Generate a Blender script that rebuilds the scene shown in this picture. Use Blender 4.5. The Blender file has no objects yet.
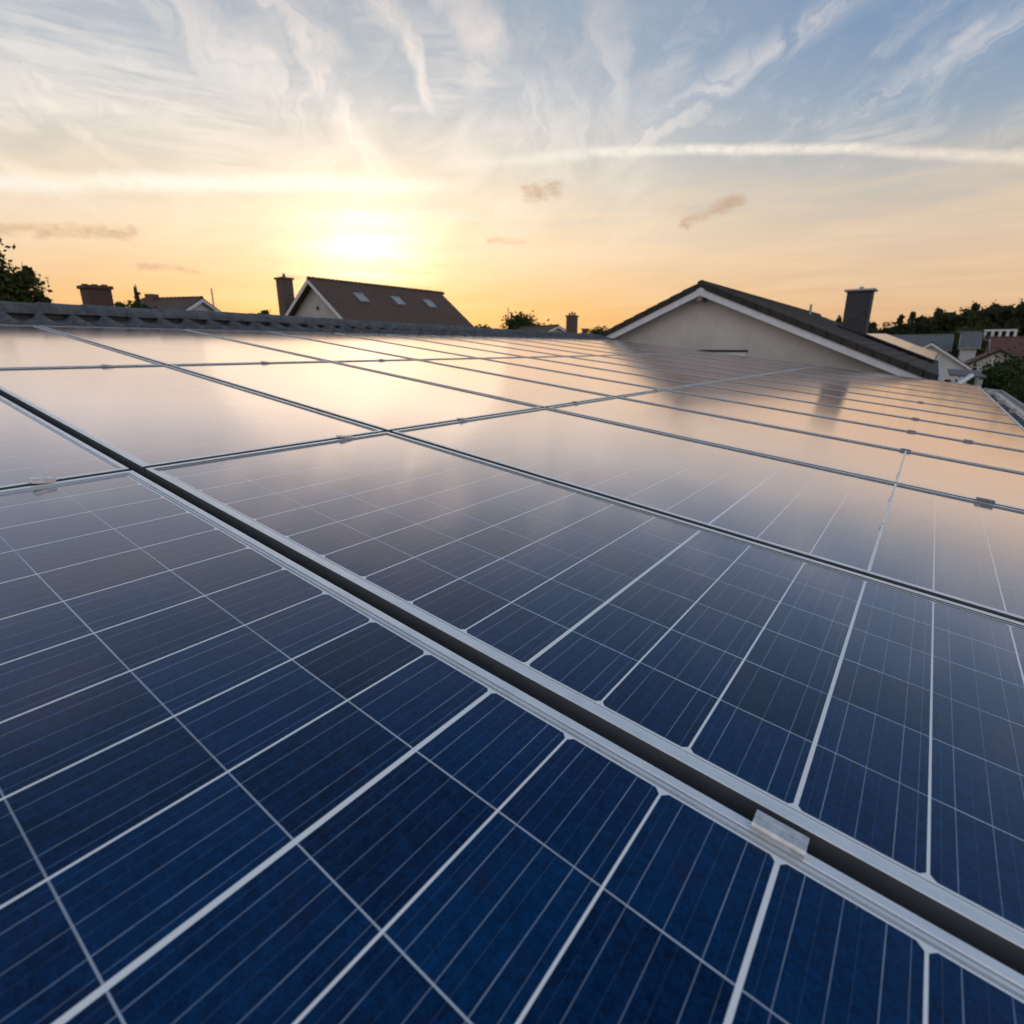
import bpy, bmesh, math, random
from mathutils import Vector, Matrix
random.seed(11)
S = bpy.context.scene
R = math.radians
# ------------------------------------------------------------------ camera
CH = 5.2
cam = bpy.data.cameras.new('camera'); camo = bpy.data.objects.new('camera', cam)
S.collection.objects.link(camo)
camo.location = (0, 0, CH)
camo.rotation_euler = (R(90-16.698), 0, R(36.736))
cam.sensor_width = 36; cam.lens = 19.22; cam.clip_start = 0.02; cam.clip_end = 3000
cam.dof.use_dof = True; cam.dof.focus_distance = 1.45; cam.dof.aperture_fstop = 4.0
S.camera = camo
S.render.resolution_x = 1024; S.render.resolution_y = 1024
S.cycles.max_bounces = 5; S.cycles.glossy_bounces = 3; S.cycles.diffuse_bounces = 3; S.cycles.use_adaptive_sampling = True; S.cycles.adaptive_threshold = 0.02
S.view_settings.view_transform = 'Standard'; S.view_settings.look = 'None'
S.view_settings.exposure = 0.0; S.view_settings.gamma = 1.0

# ------------------------------------------------------------------ node maths helper
class N:
    """node value wrapper: arithmetic builds Math nodes"""
    def __init__(s, nt, sock): s.nt = nt; s.s = sock
    def op(s, o, *a, clamp=False):
        n = s.nt.nodes.new('ShaderNodeMath'); n.operation = o; n.use_clamp = clamp
        for i, x in enumerate((s,)+a):
            if isinstance(x, N): s.nt.links.new(x.s, n.inputs[i])
            else: n.inputs[i].default_value = x
        return N(s.nt, n.outputs[0])
    def __add__(s, o): return s.op('ADD', o)
    def __radd__(s, o): return s.op('ADD', o)
    def __sub__(s, o): return s.op('SUBTRACT', o)
    def __rsub__(s, o): return (s*-1)+o
    def __mul__(s, o): return s.op('MULTIPLY', o)
    def __rmul__(s, o): return s.op('MULTIPLY', o)
    def __truediv__(s, o): return s.op('DIVIDE', o)
    def abs(s): return s.op('ABSOLUTE')
    def exp(s): return s.op('EXPONENT')
    def min(s, o): return s.op('MINIMUM', o)
    def max(s, o): return s.op('MAXIMUM', o)
    def sat(s): return s.op('ADD', 0.0, clamp=True)
    def floor(s): return s.op('FLOOR')
    def fract(s): return s.op('FRACT')
    def lt(s, o): return s.op('LESS_THAN', o)
    def gt(s, o): return s.op('GREATER_THAN', o)
    def ss(s, a, b):     # smoothstep a..b -> 0..1
        n = s.nt.nodes.new('ShaderNodeMapRange'); n.interpolation_type = 'SMOOTHSTEP'
        s.nt.links.new(s.s, n.inputs['Value'])
        n.inputs['From Min'].default_value = a; n.inputs['From Max'].default_value = b
        return N(s.nt, n.outputs['Result'])
def comb(nt, x, y, z=0.0):
    n = nt.nodes.new('ShaderNodeCombineXYZ')
    for i, v in enumerate((x, y, z)):
        if isinstance(v, N): nt.links.new(v.s, n.inputs[i])
        else: n.inputs[i].default_value = v
    return n.outputs[0]
def noise(nt, vec, scale, detail=4, rough=0.5, dist=0.0):
    n = nt.nodes.new('ShaderNodeTexNoise'); n.inputs['Scale'].default_value = scale
    n.inputs['Detail'].default_value = detail; n.inputs['Roughness'].default_value = rough
    n.inputs['Distortion'].default_value = dist
    if vec is not None: nt.links.new(vec, n.inputs['Vector'])
    return N(nt, n.outputs['Fac'])
def mixc(nt, fac, a, b, mode='MIX'):
    n = nt.nodes.new('ShaderNodeMix'); n.data_type = 'RGBA'; n.blend_type = mode
    if isinstance(fac, N): nt.links.new(fac.s, n.inputs[0])
    else: n.inputs[0].default_value = fac
    for i, c in ((6, a), (7, b)):
        if isinstance(c, (tuple, list)): n.inputs[i].default_value = (*c[:3], 1)
        else: nt.links.new(c, n.inputs[i])
    return n.outputs[2]
def ramp(nt, fac, stops):
    n = nt.nodes.new('ShaderNodeValToRGB'); e = n.color_ramp.elements
    while len(e) < len(stops): e.new(0.5)
    for k, (p, c) in zip(e, stops): k.position = p; k.color = (*c, 1)
    nt.links.new(fac.s, n.inputs[0]); return n.outputs[0]

# ------------------------------------------------------------------ world
SUN_AZ, SUN_EL = -50.5, 9.1
w = bpy.data.worlds.new('World'); S.world = w; w.use_nodes = True
nt = w.node_tree; nt.nodes.clear()
tc = nt.nodes.new('ShaderNodeTexCoord'); sep = nt.nodes.new('ShaderNodeSeparateXYZ')
nt.links.new(tc.outputs['Generated'], sep.inputs[0])
dx, dy, dz = (N(nt, sep.outputs[i]) for i in range(3))
az = dx.op('ARCTAN2', dy)*57.29578
el = dz.min(1.0).max(-1.0).op('ARCSINE')*57.29578
sd = (math.sin(R(SUN_AZ))*math.cos(R(SUN_EL)), math.cos(R(SUN_AZ))*math.cos(R(SUN_EL)), math.sin(R(SUN_EL)))
cosd = (dx*sd[0]+dy*sd[1]+dz*sd[2]).min(1.0)
ang = cosd.max(-1.0).op('ARCCOSINE')*57.29578
elf = (el/90.0).sat()
f = lambda e: e/90.0
warm = ramp(nt, elf, [(0, (.95,.47,.12)), (f(4), (.94,.54,.21)), (f(9), (.90,.69,.48)), (f(14), (.74,.66,.54)),
                      (f(20), (.43,.49,.56)), (f(30), (.24,.34,.46)), (f(50), (.12,.22,.35)), (1, (.07,.14,.26))])
cool = ramp(nt, elf, [(0, (.74,.40,.19)), (f(4), (.76,.50,.30)), (f(8), (.74,.56,.41)), (f(12.5), (.53,.50,.47)),
                      (f(17), (.30,.39,.50)), (f(22), (.195,.30,.47)), (f(32), (.13,.24,.40)), (f(50), (.10,.19,.33)), (1, (.07,.14,.26))])
back = ramp(nt, elf, [(0, (.70,.62,.62)), (f(10), (.90,.82,.82)), (f(25), (.88,.88,.92)), (f(50), (.52,.60,.70)), (f(75), (.16,.24,.36)), (1, (.08,.15,.27))])  # unseen sky behind the camera, brightened as fill for frames and gable wall
daz = ((az-SUN_AZ)).abs()
daz = daz.min(360.0-daz)
c = mixc(nt, daz.ss(8, 52), warm, cool)
c = mixc(nt, daz.ss(65, 150), c, back)
# thin high clouds
nv = comb(nt, az*0.035, el*0.13)
n1 = noise(nt, nv, 1.6, 6, 0.55, 0.6)
nst = noise(nt, comb(nt, (az+el*1.4)*0.05, (el*0.8-az*0.55)*0.16), 1.7, 7, 0.6, 0.5)
nfi = noise(nt, comb(nt, az*0.05, el*0.5), 1.5, 6, 0.6, 0.4)
nw = noise(nt, comb(nt, az*0.10, el*0.10), 1.0, 4, 0.5)
nw2 = noise(nt, comb(nt, az*0.35, el*0.35, 3.0), 1.0, 5, 0.6)
nw3 = noise(nt, comb(nt, az*0.55, el*1.1, 7.0), 1.0, 6, .65, .5)
cosel = el.op('RADIANS').op('COSINE')
wa = az+(nw-0.5)*26.0; we = el+(nst-0.5)*5.0+(nw2-0.5)*2.0
FIB = [noise(nt, comb(nt, az*.14, el*1.5), 1.0, 5, .62, .4).ss(.30, .66),
       noise(nt, comb(nt, (wa*.9+we*.45)*.10, (we*.9-wa*.45)*.75), 1.0, 5, .62, .4).ss(.30, .66),
       noise(nt, comb(nt, (wa*.65-we*.75)*.10, (we*.65+wa*.75)*.45), 1.0, 5, .62, .4).ss(.30, .66)]
def seg(p, q, wid, soft, warp=0.0, seed=0.0, fib=1.0):
    """soft fibrous mask along the segment p..q (azimuth, elevation in degrees)"""
    k = math.cos(R((p[1]+q[1])/2))
    ax, ay, bx_, by_ = p[0]*k, p[1], q[0]*k, q[1]
    px = az*k + (nw-0.5)*warp*(1.7 if warp > 2.2 else 1.0) + (nw2-0.5)*(min(warp, 1.2)*0.5+max(0, warp-2.5)*1.2); py = el + (nw-0.5)*warp*0.5 + (nw2-0.5)*warp*0.5
    L = math.hypot(bx_-ax, by_-ay); ux, uy = (bx_-ax)/L, (by_-ay)/L
    tl = (px-ax)*ux+(py-ay)*uy
    t = (tl/L).sat()
    ex = px-(t*(bx_-ax)+ax); ey = py-(t*(by_-ay)+ay)
    d = (ex*ex+ey*ey).op('SQRT')
    m = 1.0-d.ss(wid, wid+soft)
    if fib:
        sl_ = uy/ux if abs(ux) > .2 else 9
        m = m*(FIB[0 if abs(sl_) < .25 else 1 if sl_ > 0 else 2]*fib+(1-fib))
    return m, t
mask = (FIB[1]*nst.ss(.40, .72)*0.38).max(FIB[2]*n1.ss(.40, .62)*0.45*(1.0-az.ss(-45, -8)))*el.ss(10, 17)
mask = mask.max(n1.ss(.40, .66)*(FIB[2]*0.5+0.5)*0.85*(1.0-az.ss(-50, -28))*el.ss(6, 13))       # broad veil over the sun side
mask = mask.max(nst.ss(.30, .75)*0.60*(1.0-az.ss(-34, -14))*el.ss(5, 9)*(1.0-el.ss(17, 25)))
sn = [0]
def addm(p, q, wid, soft, amp, warp=2.0, fib=1.0):
    global mask
    sn[0] += 3.7
    m, t = seg(p, q, wid, soft, warp, sn[0], fib)
    mask = mask.max(m*amp*(t.ss(-.15, .18)*(1.0-t.ss(.80, 1.15))*0.6+0.4))
addm((-62, 29), (-53.5, 22), .1, 2.8, .85, 3, .8)
addm((-54, 22), (-47.5, 14.5), .1, 2.2, .95, 3, .7)
addm((-76, 19.5), (-58, 17), .5, 5.0, .65, 5, .8)
addm((-66, 25), (-54, 18), .5, 3.6, .65, 4, .8)
addm((-72, 15.8), (-66, 12.5), .05, .9, .6, 2)
addm((-51, 27.5), (-46.0, 24.5), .05, 2.2, .9, 4, .5)
addm((-46.5, 25), (-43.4, 20.2), .05, 1.7, 1.0, 4, .5)
addm((-43.5, 28.5), (-38.4, 23.5), .05, 2.3, .95, 4, .5)
addm((-38.2, 24), (-40.0, 20.8), .05, 1.5, .7, 4, .5)
addm((-43.8, 20.6), (-37.6, 22.0), .2, 2.2, .60, 3, .8)
addm((-46, 24.5), (-40, 24.0), .2, 3.5, .50, 3, .8)
addm((-37, 20), (-28, 17), 1.0, 5.0, .50, 5, .8)
addm((-30, 27), (-27, 17), .5, 3.5, .45, 4, .9)
addm((-27.0, 16.0), (-17.0, 21.4), .0, 2.3, .62, 3.2, .85)
addm((-19, 20.2), (-9.0, 24.6), .0, 1.8, .55, 3)
addm((-10, 16.5), (3, 21.8), .02, 1.6, .38, 2.6)
addm((-3.0, 19.9), (-1.4, 20.9), .0, 1.0, .5, 2.5, .5)
addm((-11.5, 15.2), (-3, 15.6), .05, 1.3, .40, 2.5)
addm((-70, 9.6), (-60, 10.4), .1, .9, .6, 1.2)
addm((-53, 11.5), (-40, 11.8), .2, 1.1, .7, 1.6)
addm((-66, 14.6), (-52, 13.4), .2, 1.6, .5, 2.0)
cc = ramp(nt, elf, [(0, (.98,.60,.28)), (f(6), (.97,.72,.46)), (f(12), (.97,.85,.72)), (f(20), (.93,.86,.80)), (f(30), (.50,.48,.52)), (f(60), (.24,.28,.42)), (1, (.12,.17,.32))])
ccb = mixc(nt, daz.ss(60, 130), cc, (.30,.28,.36))
c = mixc(nt, mask.sat()*(1.0-el.ss(35, 70)*0.5), c, ccb)
puff = noise(nt, comb(nt, az*0.9, el*1.6, 11.0), 1.0, 4, .6, .6).ss(.25, .62)*0.45+0.55
tr = None
for p, q, wd, sf, am in (((-46, 15.3), (-28.7, 16.6), .02, .75, .45), ((-29.5, 16.55), (-20, 16.3), .02, .58, .70), ((-21, 16.35), (-8, 14.95), .03, .54, .85), ((-8.8, 15.05), (3, 12.7), .03, .56, .75), ((2, 12.95), (22, 8.6), .05, .7, .7),
                         ((-82, 10.2), (-69, 12.3), .0, 1.0, .85), ((-70, 12.2), (-53, 13.9), .0, 1.1, 1.0), ((-54, 13.8), (-38, 14.1), .0, 1.0, .8)):
    m, t = seg(p, q, wd, sf, .5, fib=0); m = m*puff*am
    if q[0] == -38: m = m*(1.0-t.ss(.35, 1.0))
    if p[0] == -46: m = m*t.ss(0.0, .7)
    tr = m if tr is None else tr.max(m)
c = mixc(nt, tr, c, mixc(nt, daz.ss(15, 60), (1.0, .95, .84), (.92, .80, .67)))
# fine horizontal layering low down
lay = nfi.ss(.35, .7)*el.ss(1, 4)*(1.0-el.ss(11, 16))
c = mixc(nt, lay*0.30, c, (1.0,.74,.46))
# sun behind the veil
g = (ang*ang/-22.0).exp()*0.32 + (ang/-10.0).exp()*0.18
aq = (az-SUN_AZ)*0.62; eq = el-(SUN_EL-.4); ang2 = (aq*aq+eq*eq).op('SQRT')
disc = (ang2*ang2/-9.0).exp()*0.55
gn = nfi.ss(.32, .60)*0.60+0.55
gc = nt.nodes.new('ShaderNodeVectorMath'); gc.operation = 'SCALE'; gc.inputs[0].default_value = (1.0, .72, .40)
nt.links.new((g*gn).s, gc.inputs['Scale'])
gd = nt.nodes.new('ShaderNodeVectorMath'); gd.operation = 'SCALE'; gd.inputs[0].default_value = (1.0, .92, .7)
nt.links.new((disc*gn).s, gd.inputs['Scale'])
ad = nt.nodes.new('ShaderNodeVectorMath'); nt.links.new(c, ad.inputs[0]); nt.links.new(gc.outputs[0], ad.inputs[1])
ad2 = nt.nodes.new('ShaderNodeVectorMath'); nt.links.new(ad.outputs[0], ad2.inputs[0]); nt.links.new(gd.outputs[0], ad2.inputs[1])
c = ad2.outputs[0]
# small smoky clouds in front of the glow
dmask = None
for p, q, wd, sf, am in (((-35.2, 13.6), (-32.6, 13.9), .0, 2.2, 1.1), ((-20.6, 10.9), (-16.6, 12.2), .0, 1.7, 1.0), ((-79, 8.0), (-69.0, 8.8), .0, 1.4, .9),
                         ((-69, 6.4), (-64.5, 6.2), .0, .75, .75), ((-54, 6.0), (-58, 6.2), .0, .6, .5), ((-39, 9.7), (-35.5, 9.7), .0, .9, .5)):
    m, t = seg(p, q, wd, sf, 1.8, fib=0); m = (m*1.15-nw3*1.7+0.28).ss(0.0, 1.05)*am
    dmask = m if dmask is None else dmask.max(m)
c = mixc(nt, dmask.sat(), c, (.55, .36, .24))
# physical sky underneath everything, low sun
sky = nt.nodes.new('ShaderNodeTexSky'); sky.sky_type = 'NISHITA'; sky.sun_disc = False
sky.sun_elevation = R(SUN_EL); sky.sun_rotation = R(SUN_AZ); sky.air_density = 1.5; sky.dust_density = 2.0
b1 = nt.nodes.new('ShaderNodeBackground'); b1.inputs[1].default_value = 0.05*0.12; nt.links.new(sky.outputs[0], b1.inputs[0])
b2 = nt.nodes.new('ShaderNodeBackground'); b2.inputs[1].default_value = 0.97; nt.links.new(c, b2.inputs[0])
ash = nt.nodes.new('ShaderNodeAddShader'); nt.links.new(b1.outputs[0], ash.inputs[0]); nt.links.new(b2.outputs[0], ash.inputs[1])
w.cycles.sampling_method = 'NONE'
wo = nt.nodes.new('ShaderNodeOutputWorld'); nt.links.new(ash.outputs[0], wo.inputs[0])

sl = bpy.data.lights.new('sun', 'SUN'); sl.energy = 0.05; sl.angle = R(28); sl.color = (1.0, .78, .50)
so = bpy.data.objects.new('sun', sl); S.collection.objects.link(so)
so.rotation_euler = Vector(sd).to_track_quat('Z', 'Y').to_euler()

# ------------------------------------------------------------------ materials
def mat(name, col=(.5,.5,.5), rough=.7, metal=0.0, var=0.0, vscale=8.0, bump=0.0, bscale=40.0, spec=.5, col2=None):
    m = bpy.data.materials.new(name); m.use_nodes = True; t = m.node_tree; p = t.nodes['Principled BSDF']
    p.inputs['Roughness'].default_value = rough; p.inputs['Metallic'].default_value = metal
    p.inputs['Specular IOR Level'].default_value = spec
    tcn = t.nodes.new('ShaderNodeTexCoord').outputs['Object']
    c2 = col2 or tuple(x*(1-var) for x in col)
    nn = noise(t, tcn, vscale, 6, .6)
    t.links.new(mixc(t, nn.ss(.3, .7), col, c2), p.inputs['Base Color'])
    if bump:
        bn = t.nodes.new('ShaderNodeBump'); bn.inputs['Strength'].default_value = bump; bn.inputs['Distance'].default_value = .01
        t.links.new(noise(t, tcn, bscale, 5, .6).s, bn.inputs['Height']); t.links.new(bn.outputs[0], p.inputs['Normal'])
    return m
M = {}
M['alu'] = mat('anodised_aluminium', (.80,.81,.83), .30, .35, .16, 30, .05, 300, .5)
def streak_alu():
    m = M['alu']; t = m.node_tree; p = t.nodes['Principled BSDF']
    tcn = t.nodes.new('ShaderNodeTexCoord').outputs['Object']
    mp = t.nodes.new('ShaderNodeMapping'); mp.inputs['Scale'].default_value = (3, 90, 90); t.links.new(tcn, mp.inputs[0])
    a = noise(t, mp.outputs[0], 4, 4, .6)
    b = noise(t, tcn, 14, 6, .65)
    t.links.new(mixc(t, (a*0.5+b*0.6).ss(.35, .75), (.93,.93,.94), (.74,.76,.79)), p.inputs['Base Color'])
    t.links.new((b*0.22+0.20).s, p.inputs['Roughness'])
streak_alu()
M['dark_metal_shade'] = mat('dark_metal_and_shade', (.10,.115,.11), .6, .1, .3, 20)  # rails and clamp legs; also painted shade on the frames' inner steps
M['gap_shade'] = mat('frame_side_gap_shade', (.105,.115,.12), .6, .1, .15, 20)  # shade of the panel gaps painted onto the frames' outer walls
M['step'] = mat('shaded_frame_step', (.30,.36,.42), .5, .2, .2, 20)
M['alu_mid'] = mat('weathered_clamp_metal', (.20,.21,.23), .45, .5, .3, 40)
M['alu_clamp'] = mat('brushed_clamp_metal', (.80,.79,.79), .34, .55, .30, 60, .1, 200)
M['white'] = mat('white_painted_board', (.74,.75,.78), .55, 0, .12, 6)
M['wall'] = mat('beige_render', (.64,.61,.57), .9, 0, .17, 1.1, .35, 120)
M['wall2'] = mat('pale_render', (.52,.50,.48), .9, 0, .12, 2.0, .2, 100)
M['wallw'] = mat('white_render', (.62,.62,.62), .9, 0, .12, 1.0)
M['dark'] = mat('dark_slot', (.02,.02,.02), .8)
M['zinc'] = mat('zinc_sheet', (.62,.55,.50), .35, .5, .2, 5)
M['gut'] = mat('painted_gutter_metal', (.42,.43,.44), .45, .3, .2, 8)
M['pot'] = mat('clay_pot', (.25,.10,.06), .8, 0, .3, 12)
M['glass'] = mat('window_glass', (.05,.06,.07), .06, 0, 0, 1, 0, 1, .8)
M['skyl'] = mat('skylight_glass', (.30,.32,.34), .12, 0, 0, 1, 0, 1, .8)
M['soffit'] = mat('soffit_board', (.30,.22,.15), .8, 0, .2, 5)

def tile_mat(name, c1, c2, cy=.33, cx=.30, rough=.75, ux=0, uy=1):
    """roof tiles: courses down the slope (object X) and columns along the ridge (object Y)"""
    m = bpy.data.materials.new(name); m.use_nodes = True; t = m.node_tree; p = t.nodes['Principled BSDF']
    p.inputs['Roughness'].default_value = rough
    tcn = t.nodes.new('ShaderNodeTexCoord').outputs['Object']
    sp = t.nodes.new('ShaderNodeSeparateXYZ'); t.links.new(tcn, sp.inputs[0])
    X = N(t, sp.outputs[ux]); Y = N(t, sp.outputs[uy])
    fx = (X.abs()/cy).fract(); fy = (Y/cx).fract()
    cell = comb(t, (X/cy).floor(), (Y/cx).floor())
    wn = t.nodes.new('ShaderNodeTexWhiteNoise'); t.links.new(cell, wn.inputs[0])
    nn = noise(t, tcn, 3, 6, .65)
    fac = (N(t, wn.outputs['Value'])*0.5+nn*0.6-0.05).sat()
    t.links.new(mixc(t, fac, c1, c2), p.inputs['Base Color'])
    h = (fy*6.2832).op('SINE')*0.5 + fx.op('POWER', 3.0)*0.9
    bn = t.nodes.new('ShaderNodeBump'); bn.inputs['Strength'].default_value = .9; bn.inputs['Distance'].default_value = .03
    t.links.new(h.s, bn.inputs['Height']); t.links.new(bn.outputs[0], p.inputs['Normal'])
    return m
M['tile_dark'] = tile_mat('dark_roof_tile', (.020,.016,.015), (.045,.035,.031))
M['tile_brown'] = tile_mat('brown_roof_tile', (.075,.045,.032), (.12,.070,.048))
M['tile_red'] = tile_mat('red_roof_tile', (.10,.042,.033), (.16,.065,.048))
M['tile_grey'] = tile_mat('grey_roof_tile', (.10,.105,.115), (.15,.155,.165))
M['concrete_tile'] = mat('weathered_concrete_tile', (.115,.122,.135), .8, 0, .5, 9, .5, 60)

def brick_mat(name, c1, c2, mo, k=1.0):
    m = bpy.data.materials.new(name); m.use_nodes = True; t = m.node_tree; p = t.nodes['Principled BSDF']
    p.inputs['Roughness'].default_value = .85
    tcn = t.nodes.new('ShaderNodeTexCoord').outputs['Object']
    sp = t.nodes.new('ShaderNodeSeparateXYZ'); t.links.new(tcn, sp.inputs[0])
    v = comb(t, N(t, sp.outputs[0])+N(t, sp.outputs[1]), N(t, sp.outputs[2]))
    b = t.nodes.new('ShaderNodeTexBrick'); t.links.new(v, b.inputs['Vector'])
    b.inputs['Scale'].default_value = 1; b.inputs['Brick Width'].default_value = .24*k; b.inputs['Row Height'].default_value = .08*k
    b.inputs['Mortar Size'].default_value = .008*k
    b.inputs['Color1'].default_value = (*c1, 1); b.inputs['Color2'].default_value = (*c2, 1); b.inputs['Mortar'].default_value = (*mo, 1)
    t.links.new(b.outputs['Color'], p.inputs['Base Color']); return m
M['brick'] = brick_mat('brown_brick', (.16,.06,.04), (.10,.04,.03), (.14,.11,.09))
M['brick_fine'] = brick_mat('dark_fine_brick', (.10,.045,.035), (.07,.035,.03), (.09,.07,.06), .5)
M['slate'] = brick_mat('slate_cladding', (.05,.05,.06), (.075,.07,.08), (.03,.03,.03))
M['brick2'] = brick_mat('grey_brown_brick', (.13,.09,.07), (.09,.06,.05), (.12,.10,.09))

def leaf_mat(name, c1, c2):
    m = bpy.data.materials.new(name); m.use_nodes = True; t = m.node_tree; p = t.nodes['Principled BSDF']
    p.inputs['Roughness'].default_value = .6; p.inputs['Specular IOR Level'].default_value = .25
    tcn = t.nodes.new('ShaderNodeTexCoord').outputs['Object']
    col = mixc(t, (noise(t, tcn, .9, 3, .5)*0.5+noise(t, tcn, 7, 2, .5)*0.5).ss(.35, .65), c1, c2)
    t.links.new(col, p.inputs['Base Color'])
    tr = t.nodes.new('ShaderNodeBsdfTranslucent'); t.links.new(col, tr.inputs[0])
    mx = t.nodes.new('ShaderNodeMixShader'); mx.inputs[0].default_value = .35
    t.links.new(p.outputs[0], mx.inputs[1]); t.links.new(tr.outputs[0], mx.inputs[2])
    t.links.new(mx.outputs[0], t.nodes['Material Output'].inputs[0]); return m
M['leaf'] = leaf_mat('dark_green_leaf', (.022,.045,.010), (.06,.09,.02))
M['leaf2'] = leaf_mat('olive_green_leaf', (.035,.05,.012), (.09,.10,.025))
M['leaf3'] = leaf_mat('forest_leaf', (.018,.032,.010), (.055,.060,.018))
M['bark'] = mat('bark', (.07,.05,.035), .9, 0, .4, 10, .5, 30)
M['grass'] = mat('grass_ground', (.05,.065,.025), .95, 0, 0, .15, .3, 3, .2, (.09,.085,.045))
M['asph'] = mat('asphalt', (.05,.05,.052), .9, 0, .2, 1, .2, 60)

# --- solar glass: cells drawn from the panel's own cell coordinates
def glass_mat(name, split=True):
    m = bpy.data.materials.new(name); m.use_nodes = True; t = m.node_tree; p = t.nodes['Principled BSDF']
    def uv(nm):
        u = t.nodes.new('ShaderNodeUVMap'); u.uv_map = nm
        s_ = t.nodes.new('ShaderNodeSeparateXYZ'); t.links.new(u.outputs[0], s_.inputs[0])
        return N(t, s_.outputs[0]), N(t, s_.outputs[1])
    cx, cy = uv('cells'); px, py = uv('pitch'); l, b_ = uv('edge_a'); r_, t_ = uv('edge_b')
    geo = t.nodes.new('ShaderNodeTexCoord').outputs['Object']
    oi = t.nodes.new('ShaderNodeObjectInfo'); rnd = N(t, oi.outputs['Random'])
    gpos = t.nodes.new('ShaderNodeNewGeometry').outputs['Position']
    # distance in metres to nearest line between cells
    rx = cx.op('ROUND'); ry = cy.op('ROUND')
    ddx = (cx-rx).abs()*px; ddy = (cy-ry).abs()*py
    wob = noise(t, geo, 3, 2, .5)
    # ribbon joints wider every so often (string gaps)
    thick = (rx-10.0).abs().lt(.5)
    mid = (rx-13.0).abs().lt(.5)
    wx = thick*0.0022+mid*0.0013+wob*0.0006+0.0016
    lx = 1.0-(ddx-wx).ss(-.0004, .0005)
    ly = 1.0-(ddy-(wob*0.0011+0.0006)).ss(-.0004, .0005)
    # bus bars: three clear ones and one faint per cell, along the panel's short side
    fx = cx.fract()
    icell = comb(t, cx.floor(), cy.floor(), rnd*50.0)
    wn = t.nodes.new('ShaderNodeTexWhiteNoise'); t.links.new(icell, wn.inputs[0]); cr = N(t, wn.outputs['Value'])
    brk = noise(t, geo, 9, 3, .6)
    bus = None
    for pos, wd, am in ((.20, .0006, .66), (.475, .00055, .55), (.755, .0006, .70), (.91, .00035, .50), (.09, .00025, .16), (.34, .00022, .14), (.60, .00022, .16)):
        q = (1.0-((fx-pos).abs()*px-wd).ss(-.0003, .00045))*am
        bus = q if bus is None else bus.max(q)
    bus = bus*(brk.ss(.25, .6)*0.6+0.5)*(cr*0.5+0.65)
    ed = l.min(r_).min(b_).min(t_)
    mg = .013
    edge = 1.0-(ed-mg).ss(-.0004, .0004)
    dey = b_.min(t_)-mg
    ch = ddx-0.0035; cut = (0.0065-(ch+dey)).ss(-.001, .001)*(dey.lt(.02))   # clipped cell corners at the long edges
    white = lx.max(edge).max(cut.sat())
    # cell colour: multicrystalline grain
    vor = t.nodes.new('ShaderNodeTexVoronoi'); vor.inputs['Scale'].default_value = 130; t.links.new(geo, vor.inputs['Vector'])
    vc = t.nodes.new('ShaderNodeSeparateColor'); t.links.new(vor.outputs['Color'], vc.inputs[0]); vr = N(t, vc.outputs[0])
    grain = noise(t, geo, 420, 3, .7); big = noise(t, geo, 7, 5, .6)
    vorb = t.nodes.new('ShaderNodeTexVoronoi'); vorb.inputs['Scale'].default_value = 48; t.links.new(geo, vorb.inputs['Vector'])
    vcb = t.nodes.new('ShaderNodeSeparateColor'); t.links.new(vorb.outputs['Color'], vcb.inputs[0]); vrb = N(t, vcb.outputs[1])
    sg = t.nodes.new('ShaderNodeSeparateXYZ'); t.links.new(geo, sg.inputs[0])
    fing = noise(t, comb(t, N(t, sg.outputs[0])*900.0, N(t, sg.outputs[1])*14.0), 1.0, 2, .5)
    tone = (vr*0.26+vrb*0.10+grain*1.15+fing*0.55+big*0.22+cr*0.30-0.98).sat()
    cell = mixc(t, tone, (.0002,.0070,.028), (.0008,.054,.185))
    red = noise(t, geo, 11, 4, .6).ss(.55, .75)*0.4
    cell = mixc(t, red, cell, (.016,.016,.045))
    # dust film and specks
    dust = (noise(t, gpos, 1.6, 6, .6).ss(.3, .8)*0.010 + 0.001)+((r_/-0.030).exp()*big.ss(.35, .7)*0.10)
    col = mixc(t, bus, cell, (.30,.38,.50))
    lfade = noise(t, gpos, 2.4, 3, .6).ss(.38, .58)*0.45+0.55
    col = mixc(t, ly*lfade*0.85, col, (.60,.66,.74))
    col = mixc(t, white, col, (.88,.89,.90))
    seam = (ed-.0072).ss(0, .0006)*(1.0-(ed-.0088).ss(0, .0006))
    col = mixc(t, seam, col, (.16,.18,.20))
    v2 = t.nodes.new('ShaderNodeTexVoronoi'); v2.inputs['Scale'].default_value = 5.5; v2.inputs['Randomness'].default_value = 1
    t.links.new(gpos, v2.inputs['Vector'])
    vd = N(t, v2.outputs['Distance']); v2c = t.nodes.new('ShaderNodeSeparateColor'); t.links.new(v2.outputs['Color'], v2c.inputs[0])
    sp = (1.0-(vd-N(t, v2c.outputs[1])*0.022).ss(0.0, .008))*N(t, v2c.outputs[0]).gt(.45)
    v3 = t.nodes.new('ShaderNodeTexVoronoi'); v3.inputs['Scale'].default_value = 22; t.links.new(gpos, v3.inputs['Vector'])
    v3c = t.nodes.new('ShaderNodeSeparateColor'); t.links.new(v3.outputs['Color'], v3c.inputs[0])
    sp3 = (1.0-N(t, v3.outputs['Distance']).ss(.01, .035))*N(t, v3c.outputs[0]).gt(.78)
    col = mixc(t, dust, col, (.45,.42,.40))
    col = mixc(t, sp3*0.35, col, (.45,.48,.5))
    col = mixc(t, sp*0.75, col, (.025,.018,.016))
    t.links.new(col, p.inputs['Base Color'])
    rough = (noise(t, gpos, 2.2, 4, .6)*0.08+0.035)+noise(t, geo, 40, 3, .6)*0.03+sp*0.3
    t.links.new(rough.s, p.inputs['Roughness'])
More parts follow.
